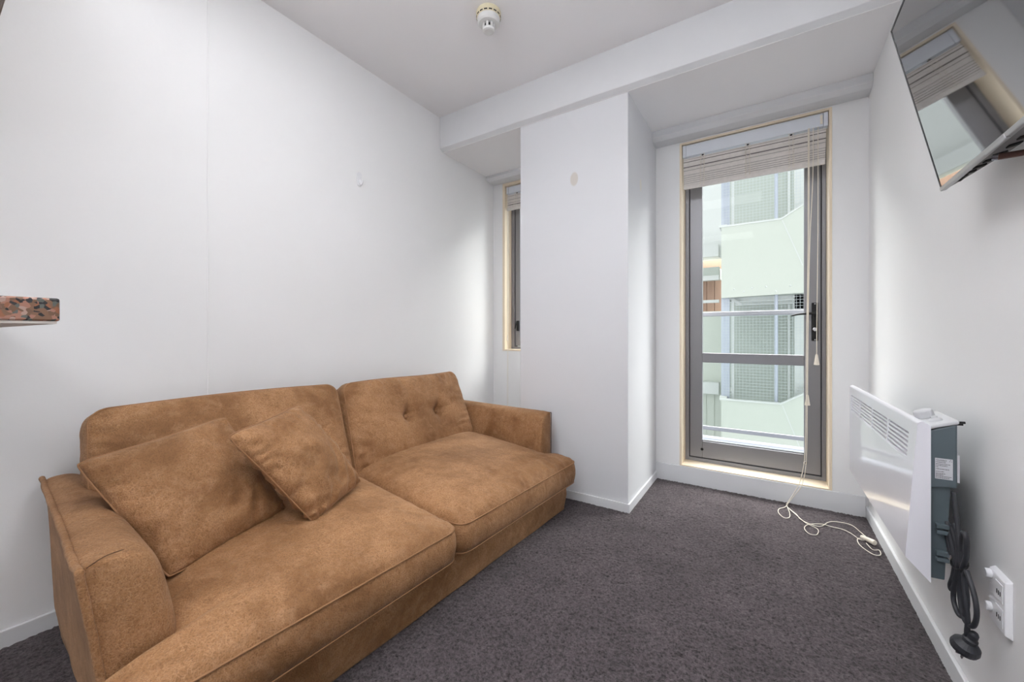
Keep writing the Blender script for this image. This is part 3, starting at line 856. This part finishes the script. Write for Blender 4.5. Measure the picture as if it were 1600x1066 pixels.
# rounded top roll, end returns and the sloping underside
def shell_end(y, dirn):
    y = y-.0012*dirn; V = []; zs = [htop(y)-.002-(htop(y)-hbot(y)-.002)*k/10 for k in range(11)]
    for z in zs: V.append((hx(y, z), y, z))
    for z in zs:
        g = (z-hbot(y))/(htop(y)-hbot(y)); V.append((.352-.006*g*0, y, z-(1-g)*.055 if g < .5 else z-.0275*(1-g)*2*.5))
    fs = [(k, k+1, 12+k, 11+k) for k in range(10)]
    pm.add(V, fs)
shell_end(HY0, 1); shell_end(HY1, -1)
tv_ = []
for k in range(13):
    y = HY0+(HY1-HY0)*k/12
    for a in range(6):
        an = pi/2*a/5
        tv_.append((hx(y, htop(y)-.002)+.012*(1-cos(an))+(.020 if a == 5 else 0)*0, y, htop(y)-.002+.008*sin(an)))
    tv_.append((.352, y, htop(y)-.004))
pm.add(tv_, [(k*7+a, k*7+a+1, (k+1)*7+a+1, (k+1)*7+a) for k in range(12) for a in range(6)]+[tuple(range(7)), tuple(84+a for a in range(7))])
uv_ = []
for k in range(13):
    y = HY0+(HY1-HY0)*k/12; uv_ += [(hx(y, hbot(y)), y, hbot(y)), (.352, y, hbot(y)-.055)]
pm.add(uv_, [(k*2, k*2+1, k*2+3, k*2+2) for k in range(12)])
fp = pm.build('front_panel', HEATW, ht, smooth=False, label='glossy white front panel')
for p in fp.data.polygons: p.use_smooth = True
fp.data.set_sharp_from_angle(angle=radians(28))
# raised glossy centre field edge line
for (ya, yb) in ((CU[0], CU[1]), (CU[2], CU[3]), (CU[4], CU[5]), (CU[6], CU[7])):
    for k in range(6):
        def zz(y, f): return zl0(y)+(zl1(y)-zl0(y))*f
        f0 = (k+.02)/6; f1 = (k+.52)/6
        V = []
        for y in (ya, yb):
            x = hx(y, zz(y, f0))
            V += [(x+.001, y, zz(y, f0)), (x+.001, y, zz(y, f1)), (x+.012, y, zz(y, f1)+.003), (x+.012, y, zz(y, f0)+.003)]
        MB().add(V, [(0, 1, 2, 3), (4, 7, 6, 5), (0, 4, 5, 1), (1, 5, 6, 2), (2, 6, 7, 3), (3, 7, 4, 0)]).build('louvre', HEATW, ht)
MB().box(.334, HY0+.05, .64, .338, HY1-.03, .735).build('grille_backing', DARKHOLE, ht)
# grey steel body
GB = [(.346, .742), (.346, .36), (.380, .36), (.391, .59), (.401, .606), (.401, .768), (.346, .752)]
body = MB().prism([(.346, .60), (.401, .607), (.401, .772), (.346, .748)], 'y', HY0+.002, HY0+.17).build('body', HEATG, ht, bevel=.004, label='slate grey steel body')
MB().prism([(.346, .60), (.401, .607), (.401, .695), (.346, .700)], 'y', HY0+.17, HY1-.08).build('rear_duct', HEATG, ht, bevel=.003)
MB().prism([(.346, .362), (.380, .364), (.391, .606), (.346, .604)], 'y', HY0+.010, HY1-.1).build('lower_body', HEATG, ht, bevel=.002)
cp = MB().prism([(.338, .748), (.338, .758), (.404, .781), (.404, .772)], 'y', HY0, HY0+.16).build('control_panel', HEATL, ht, bevel=.003, label='pale grey control top')
kb = MB().lathe([(.021, 0), (.0205, .018), (.017, .021)], (0, 0, 0), 'z', 28)
RT = Matrix.Translation((.366, HY0+.105, .768)) @ Matrix.Rotation(radians(-19), 4, 'Y')
kb.v = [tuple(RT @ Vector(p)) for p in kb.v]
kb.build('knob', HEATL, cp, smooth=False, bevel=.001)
kb2 = MB().lathe([(.014, 0), (.013, .004), (.008, .007)], (0, 0, 0), 'z', 24).box(-.006, -.004, .006, .006, .004, .012)
RT = Matrix.Translation((.372, HY0+.045, .770)) @ Matrix.Rotation(radians(-19), 4, 'Y')
kb2.v = [tuple(RT @ Vector(p)) for p in kb2.v]
kb2.build('switch', HEATL, cp)
for yb_ in (HY0+.30, HY1-.25):
    MB().box(.40, yb_, .62, XR, yb_+.03, .685).build('wall_bracket', WHITEPL, ht)
MB().box(.402, HY0+.012, .62, .407, HY1-.09, .69).build('rear_plate', WHITEPL, ht)
MB().tube([(.395, HY0+.006, .775), (.415, HY0+.006, .776)], .003, 8).tube([(.395, HY0+.02, .768), (.415, HY0+.02, .769)], .003, 8).build('bracket_clip', BLACKMETAL, ht)
# rating label with its lettering
lb = MB().box(.360, HY0+.0005, .627, .392, HY0+.002, .680).build('rating_label', LABEL, body, label='silver rating label with black print')
def text(body_, size, loc, parent, m=INK, rz=0):
    c = bpy.data.curves.new('lettering', 'FONT'); c.body = body_; c.size = size; c.extrude = .00005; c.resolution_u = 2
    tmp = bpy.data.objects.new('lettering_source', c); COL.objects.link(tmp)
    bpy.context.view_layer.update()
    me = bpy.data.meshes.new_from_object(tmp.evaluated_get(bpy.context.evaluated_depsgraph_get()))
    bpy.data.objects.remove(tmp, do_unlink=True); me.materials.clear(); me.materials.append(m)
    o = bpy.data.objects.new('lettering', me); COL.objects.link(o)
    o.parent = parent; o.location = loc; o.rotation_euler = (pi/2, 0, rz); return o
yl = HY0-.0002
text('Goldair', .0066, (.3612, yl, .6735), lb)
# the fine print is too small to read in the photo: broken ink lines of the same length and place
pr = MB(); random.seed(21)
for (z_, x1_) in ((.6697, .379), (.6650, .387), (.6610, .382), (.6570, .366), (.6520, .386), (.6455, .376), (.6405, .378), (.6370, .375), (.6335, .389), (.6298, .386)):
    x_ = .3612
    while x_ < x1_:
        w_ = random.uniform(.0012, .0036); pr.box(x_, yl-.0001, z_, min(x_+w_, x1_), yl, z_+.0013); x_ += w_+.0007
pr.build('fine_print', INK, lb, kind='stuff')
tri = MB().tube([(.3855, yl, .6737), (.3905, yl, .6737), (.388, yl, .6785)], .0004, 4, closed=True).build('warning_mark', INK, lb)
# cable rests on the near side of the lower body
for z_ in (.505, .490, .435, .420):
    MB().box(.362, HY0-.004, z_-.005, .385, HY0+.012, z_+.005).build('cable_hook', HEATG, ht, bevel=.001)
# power cable: drops from the body, coiled and tied, plug hanging free
yy = HY0-.022
cab = MB()
cab.tube(spline([(.391, 1.450, .602), (.391, 1.438, .56), (.392, 1.428, .52), (.392, 1.412, .48), (.392, 1.405, .445)], 6), .0052, 8)
def cx_(y, z): return .392+.02*sin(z*20)
loops = [
    [(.386, 1.452, .440), (.372, 1.468, .490), (.372, 1.476, .508), (.378, 1.470, .512), (.388, 1.450, .47), (.394, 1.438, .43), (.392, 1.446, .39), (.384, 1.456, .362), (.388, 1.452, .352), (.396, 1.436, .38), (.400, 1.425, .43)],
    [(.400, 1.425, .43), (.394, 1.432, .48), (.388, 1.444, .512), (.394, 1.436, .520), (.400, 1.424, .49), (.400, 1.418, .44), (.392, 1.436, .38), (.388, 1.440, .335), (.396, 1.420, .312), (.408, 1.396, .32), (.414, 1.384, .36), (.410, 1.396, .41), (.404, 1.412, .44)],
    [(.404, 1.412, .44), (.400, 1.408, .49), (.402, 1.398, .520), (.410, 1.386, .515), (.412, 1.388, .47), (.404, 1.402, .43), (.398, 1.412, .37), (.404, 1.394, .318), (.418, 1.362, .318), (.426, 1.346, .350), (.424, 1.352, .39), (.412, 1.385, .435)],
    [(.412, 1.385, .435), (.408, 1.394, .42), (.404, 1.392, .40), (.404, 1.380, .36), (.406, 1.374, .33), (.406, 1.375, .308), (.405, 1.377, .296)]]
cable_pts = []
for L_ in loops: cable_pts += spline([(.391+(a-.40)*.30, b, c) for a, b, c in L_], 6)[:-1]
cable_pts.append(Vector((.3925, 1.378, .282)))
cab.tube(cable_pts, .0052, 8)
cb = cab.build('power_cable', RUBBER, ht, smooth=True, label='black rubber power cable coiled and tied')
MB().tube([(.392+.012*sin(a), 1.420+.030*cos(a), .436+.010*sin(a)+.0) for a in [2*pi*k/16 for k in range(16)]], .0022, 6, closed=True).build('cable_tie', BLACKMETAL, cb)
pl = MB().lathe([(.0055, .052), (.009, .046), (.010, .036), (.0095, .034), (.013, .030), (.014, .022), (.024, .010), (.026, .0), (.024, -.008), (.021, -.010)], (0, 0, 0), 'z', 24)
RT = Matrix.Translation((.392, 1.386, .252)) @ Matrix.Rotation(radians(14), 4, 'Y') @ Matrix.Rotation(radians(16), 4, 'X')
pl.v = [tuple(RT @ Vector(p)) for p in pl.v]
plo = pl.build('plug', RUBBER, cb, smooth=False, bevel=.001)
pn = MB().box(-.008, -.001, -.026, -.002, .001, -.009).box(.002, -.001, -.026, .008, .001, -.009).box(-.001, -.012, -.026, .001, -.005, -.009)
pn.v = [tuple(RT @ Vector(p)) for p in pn.v]
pn.build('prong', CHROME, plo)

# ------------------------------------------------------------------ wall socket
so = thing('power_outlet', 'white double power outlet low on the wall beside the heater cable', 'socket', (XR, 1.40, .37))
yA, yB, zA, zB = 1.346, 1.431, .316, .447
V = [(XR, yA, zA), (XR, yB, zA), (XR, yB, zB), (XR, yA, zB), (XR-.013, yA+.010, zA+.010), (XR-.013, yB-.004, zA+.004), (XR-.013, yB-.004, zB-.004), (XR-.013, yA+.010, zB-.010)]
V = [(XR, yA, zA), (XR, yB, zA), (XR, yB, zB), (XR, yA, zB), (XR-.012, yA+.004, zA+.006), (XR-.012, yB-.004, zA+.006), (XR-.012, yB-.004, zB-.006), (XR-.012, yA+.004, zB-.006)]
MB().add(V, [(0, 1, 2, 3), (4, 7, 6, 5), (0, 4, 5, 1), (1, 5, 6, 2), (2, 6, 7, 3), (3, 7, 4, 0)]).build('faceplate', SOCKET, so, bevel=.002)
for k, z in enumerate((.409, .354)):
    f_ = MB().box(XR-.0135, 1.357, z-.021, XR-.012, 1.391, z+.021).build('socket_face', SOCKET, so, bevel=.001)
    sl = MB()
    for (dy, dz, an) in ((.010, .007, 30), (-.0, .009, 90), (-.010, .007, -30)):
        sl.box(XR-.0142, 1.374+dy*.8-.0012, z-dz*.3-.005, XR-.0134, 1.374+dy*.8+.0012, z-dz*.3+.005)
    sl.build('socket_slot', DARKHOLE, f_)
for z in (.430, .352):
    MB().lathe([(.0105, 0), (.0105, -.008), (.009, -.010)], (XR-.012, 1.416, z), 'x', 24).build('switch', SOCKET, so, bevel=.0008)

# ------------------------------------------------------------------ television
tv = thing('television', 'flat television tilted down on the upper right wall, glossy screen mirroring the door', 'television', (.40, 1.03, 1.36))
TVO = Vector((.363, 1.425, 1.360)); UU = Vector((-.209, 0, .978)); NN = Vector((-.978, 0, -.209)); YY = Vector((0, -1, 0))
TW, THh = .815, .450
def tvp(a, b, c): return tuple(TVO+YY*a+UU*b+NN*c)      # a along width, b up, c out of the screen
def tvbox(a0, b0, c0, a1, b1, c1):
    V = [tvp(a, b, c) for a in (a0, a1) for b in (b0, b1) for c in (c0, c1)]
    return V, [(0, 1, 3, 2), (4, 6, 7, 5), (0, 4, 5, 1), (2, 3, 7, 6), (0, 2, 6, 4), (1, 5, 7, 3)]
MB().add(*tvbox(.004, .009, -.001, TW-.004, THh-.004, .0)).build('screen', TVSCR, tv)
bz = MB()
for q in ((0, 0, -.006, .004, THh, .001), (TW-.004, 0, -.006, TW, THh, .001), (.004, THh-.004, -.006, TW-.004, THh, .001)): bz.add(*tvbox(*q))
bz.build('bezel', TVBEZ, tv)
MB().add(*tvbox(0, -.001, -.009, TW, .009, .003)).build('lower_trim', TVSIL, tv, bevel=.002, label='silver trim strip under the screen')
MB().add(*tvbox(.25, -.004, -.004, .33, .006, .0045)).build('logo_bar', TVSIL, tv, bevel=.002)
# back housing: thin at the rim, deep in the middle, thinner upwards
prof = [(.004, -.010), (.02, -.014), (.09, -.028), (.20, -.048), (.30, -.054), (TW-.30, -.054), (TW-.20, -.048), (TW-.09, -.028), (TW-.02, -.014), (TW-.004, -.010)]
V = []; n = len(prof)
lv = [(.002, 1.0), (.12, 1.0), (.26, .8), (.40, .3), (.447, .2)]
for (b, k) in lv:
    for (a, c) in prof: V.append(tvp(a, b, -.007+(c+.007)*k))
    for (a, c) in reversed(prof): V.append(tvp(a, b, -.002))
m2 = 2*n; fs = [(l*m2+i, l*m2+(i+1) % m2, (l+1)*m2+(i+1) % m2, (l+1)*m2+i) for l in range(len(lv)-1) for i in range(m2)]
fs += [tuple(range(m2)), tuple((len(lv)-1)*m2+i for i in range(m2))]
hs = MB().add(V, fs).build('back_housing', TVBACK, tv)
for (a, c) in ((.11, -.024), (.14, -.030), (.17, -.036), (.20, -.040), (.24, -.046), (.28, -.046), (.32, -.046), (.36, -.046)):
    MB().add(*tvbox(a, -.0005, c, a+.014, .004, c+.018)).build('vent', DARKHOLE, hs)
MB().add(*tvbox(.055, -.0005, -.018, .10, .004, -.014)).build('vent', DARKHOLE, hs)
MB().tube([(.374, 1.190, 1.354), (.382, 1.187, 1.3525)], .0062, 10).build('connector_tip', CHROME, tv)
MB().tube([(.381, 1.187, 1.3525), (.41, 1.178, 1.350), (.452, 1.165, 1.349)], .0062, 10).build('connector', PLUGM, tv, label='bronze connector stub below the housing')
MB().box(.415, .90, 1.42, XR, 1.15, 1.66).build('wall_bracket', BLACKMETAL, tv)

# ------------------------------------------------------------------ smoke detector
sd = thing('smoke_detector', 'small white smoke detector with yellowed base on the ceiling', 'smoke detector', (-1.185, 1.612, ZC))
cs = (-1.185, 1.612, ZC)
bs = MB().lathe([(.060, 0), (.062, -.006), (.061, -.028), (.058, -.032)], cs, 'z', 48).build('base', BEIGE, sd, label='yellowed beige base ring')
for k in range(16):
    a = 2*pi*k/16
    MB().box(-.0008, -.009, -.003, .0012, .009, .003)
    m_ = MB().box(-.001, -.008, -.0025, .001, .008, .0025)
    R_ = Matrix.Translation((cs[0]+.0602*cos(a), cs[1]+.0602*sin(a), cs[2]-.027)) @ Matrix.Rotation(a, 4, 'Z')
    m_.v = [tuple(R_ @ Vector(p)) for p in m_.v]
    m_.build('slot', DARKHOLE, bs)
MB().lathe([(.056, -.030), (.057, -.036), (.055, -.052), (.048, -.060), (.036, -.062)], cs, 'z', 48).build('body', DETW, sd, smooth=False)
MB().lathe([(.020, -.060), (.020, -.085)], cs, 'z', 24).build('sensor_core', DARKHOLE, sd)
for k in range(8):
    a = 2*pi*(k+.5)/8
    m_ = MB().box(-.0012, -.006, -.086, .0025, .006, -.058)
    R_ = Matrix.Translation((cs[0]+.027*cos(a), cs[1]+.027*sin(a), cs[2])) @ Matrix.Rotation(a, 4, 'Z')
    m_.v = [tuple(R_ @ Vector(p)) for p in m_.v]
    m_.build('rib', DETW, sd)
MB().lathe([(.030, -.084), (.031, -.088), (.028, -.094), (.020, -.097)], cs, 'z', 32).build('cap', DETW, sd, smooth=False)

# ------------------------------------------------------------------ wall hook
hk = thing('wall_hook', 'small translucent white adhesive hook on the wall above the sofa', 'hook', (XL, 1.50, 1.93))
MB().prism([(1.488, 1.895), (1.494, 1.888), (1.512, 1.888), (1.518, 1.895), (1.518, 1.960), (1.510, 1.972), (1.496, 1.972), (1.488, 1.960)], 'x', XL, XL+.004).build('backplate', WHITEPL, hk, bevel=.001)
MB().tube(spline([(XL+.004, 1.503, 1.925), (XL+.008, 1.503, 1.905), (XL+.016, 1.503, 1.895), (XL+.026, 1.503, 1.902), (XL+.030, 1.503, 1.918)], 5), .0045, 8).build('hook', WHITEPL, hk, smooth=True)

# ------------------------------------------------------------------ kitchen bar and cupboard at the left edge
bar_ = thing('breakfast_bar', 'pink and grey granite breakfast bar top jutting in at the left', 'bar counter', (-1.5, -.15, 0))
MB().box(XL+.002, -.13, 1.021, -.963, .142, 1.058).build('stone_top', GRANITE, bar_, bevel=.003, label='speckled pink and grey granite slab')
MB().box(XL+.002, -.127, 1.017, -.966, .139, 1.021).build('underboard', UNDERLIT, bar_)  # thin pale sheet, its colour stands for light on the slab's underside
MB().lathe([(.05, 0), (.05, .008), (.022, .012), (.022, 1.0), (.045, 1.010), (.045, 1.017)], (-1.30, -.03, 0), 'z', 24).build('support_leg', CHROME, bar_)
cbn = thing('wall_cupboard', 'taupe overhead kitchen cupboard at the top left corner', 'cupboard', (-1.6, -.07, 1.617))
MB().box(XL+.002, -.24, 1.617, -1.10, .105, 2.35).build('carcass', CAB, cbn, bevel=.002)
for k in range(2):
    dr = MB().box(XL+.004+k*.478, .1055, 1.620, XL+.476+k*.478, .1073, 2.347).build('cupboard_door', CAB, cbn)

# ------------------------------------------------------------------ outside: own balcony
MB().box(-3.0, YO, -.1, 1.2, 3.98, .085).build('balcony_floor', ECONC)
o = bpy.data.objects['balcony_floor']; o['kind'] = 'structure'
rl = thing('balcony_railing', 'grey metal balcony railing with clear glass infill outside the door', 'railing', (-.9, 3.9, .08))
MB().box(-3.0, 3.88, 1.158, 1.2, 3.93, 1.196).build('top_rail', ALU, rl, bevel=.008)
MB().box(-3.0, 3.89, .155, 1.2, 3.92, .188).build('bottom_rail', ALU, rl, bevel=.004)
for x in (-2.9, -1.7, -.7, .62, 1.15):
    MB().box(x, 3.893, .085, x+.04, 3.917, 1.160).build('post', ALU, rl)
for a, b in ((-2.85, -1.71), (-1.65, -.71), (-.65, .61), (.67, 1.14)):
    MB().box(a, 3.901, .19, b, 3.907, 1.157).build('pane', GLASS, rl)

# ------------------------------------------------------------------ outside: building across the gap
bd = thing('apartment_building', 'pale green panelled apartment stair tower seen through the door glass', 'building', (-.5, 8.0, -6))
YP_ = 7.0; ST = 2.70
def ext(name, mb, m, parent=bd, **k): return mb.build(name, m, parent, **k)
ext('rear_wall', MB().box(-.75, 8.5, -6, 3.2, 8.7, 5.4), EWALL)
ext('side_wall', MB().box(-9, 8.5, -6, -.75, 8.7, 1.442+.0), EPANEL)
ext('side_wall', MB().box(-9, 8.5, 2.46, -.75, 8.7, 5.5), EWHITE)
ext('recess_wall', MB().box(-9, 8.9, 1.40, -.75, 9.0, 2.5), ETIMBER)
ext('ledge', MB().box(-9, 8.3, 2.46, -.80, 8.5, 2.69), EWHITE)
ext('soffit', MB().box(-9, 8.42, 2.07, -.80, 8.9, 2.28), EWALL)
ext('beam', MB().box(-9, 8.40, 2.03, -.80, 8.5, 2.12), EWHITE)
ext('sill_band', MB().box(-9, 8.40, 1.60, -.80, 8.48, 1.655), EWHITE)
ext('ledge', MB().box(-9, 8.35, -.13, -.80, 8.5, .09), EWHITE)
for k in range(34):
    x = -5.4+k*.14
    ext('cladding_board', MB().box(x, 8.86, 1.40, x+.132, 8.9, 2.07), ETIMBER)
    ext('rib', MB().box(x, 8.485, -1.2, x+.03, 8.5, -.13), EPANEL)
for k, z0 in enumerate((-2.725, -.025, 2.672)):
    # parapet of one flight: level run, then rising to the right, with a folded corner
    zb = z0-1.105
    pp = ext('parapet_panel', MB().prism([(-.634, zb), (.14, zb+.02), (.14, z0), (-.634, z0)], 'y', YP_, YP_+.05), EPANEL)
    ext('parapet_panel', MB().prism([(.14, zb+.02), (1.5, zb+.05), (1.5, z0+.85), (.14, z0)], 'y', YP_, YP_+.05), EPANEL)
    ext('coping', MB().prism([(-.66, z0), (.14, z0), (.14, z0+.022), (-.66, z0+.022)], 'y', YP_-.02, YP_+.07), EWHITE)
    ext('coping', MB().prism([(.14, z0), (1.5, z0+.85), (1.5, z0+.872), (.14, z0+.022)], 'y', YP_-.02, YP_+.07), EWHITE)
    ext('crease', MB().prism([(.150, z0-.01), (.162, z0-.01), (.402, z0-.69), (.390, z0-.69)], 'y', YP_-.004, YP_+.01), EWHITE)
    ext('coping', MB().box(-.66, YP_+.05, z0-.0, -.56, 8.45, z0+.05), EWHITE)
    for (x, dz) in ((-.459, .13), (-.331, .083), (-.222, .134), (-.043, .14), (.075, .068), (.252, .135)):
        ext('rivet', MB().lathe([(.014, 0), (.010, -.008), (.001, -.011)], (x, YP_, zb+dz), 'y', 10), EWHITE, pp)
    # landing slab and its beams
    ext('landing', MB().box(-.60, YP_+.06, zb+.02, 1.5, 8.5, zb+.10), EWALL)
    for y_ in (7.25, 7.75, 8.25):
        ext('beam', MB().box(-.52, y_, zb-.05, 1.45, y_+.07, zb+.02), EWHITE)
    ext('bracket', MB().prism([(-.60, zb+.03), (-.40, zb-.10), (-.36, zb-.10), (-.50, zb+.03)], 'y', 7.15, 7.25), EWHITE)
    ext('bracket', MB().box(.30, 7.2, zb-.20, .42, 7.35, zb+.02), EWHITE)
    # wire mesh between this parapet and the landing above
    ms = MB(); za, zc_ = z0+.0, z0+ST-1.10
    x = -.62
    while x < 1.4:
        ms.box(x, 7.10, za, x+.004, 7.104, zc_); x += .045
    z = za
    while z < zc_:
        ms.box(-.62, 7.10, z, 1.4, 7.104, z+.004); z += .045
    ext('wire_mesh', ms, EWIRE, kind='stuff')
ext('post', MB().box(-.645, 7.12, -6, -.53, 7.24, 5.5), EGALV)
ext('post', MB().box(-.505, 7.14, -6, -.468, 7.18, 5.5), EWHITE)
ext('pipe', MB().tube([(.084, 7.10, -6), (.084, 7.10, 5.5)], .022, 10), EGALV)
ext('post', MB().box(.31, 7.2, -6, .44, 7.32, 5.5), EWHITE)
ext('post', MB().box(.265, 8.4, -6, .30, 8.5, 5.5), EWHITE)
# ground in the gap between the buildings
g_ = MB().box(-14, 3.2, -6.2, 12, 12, -6.0).build('ground_outside', ECONC); g_['kind'] = 'structure'
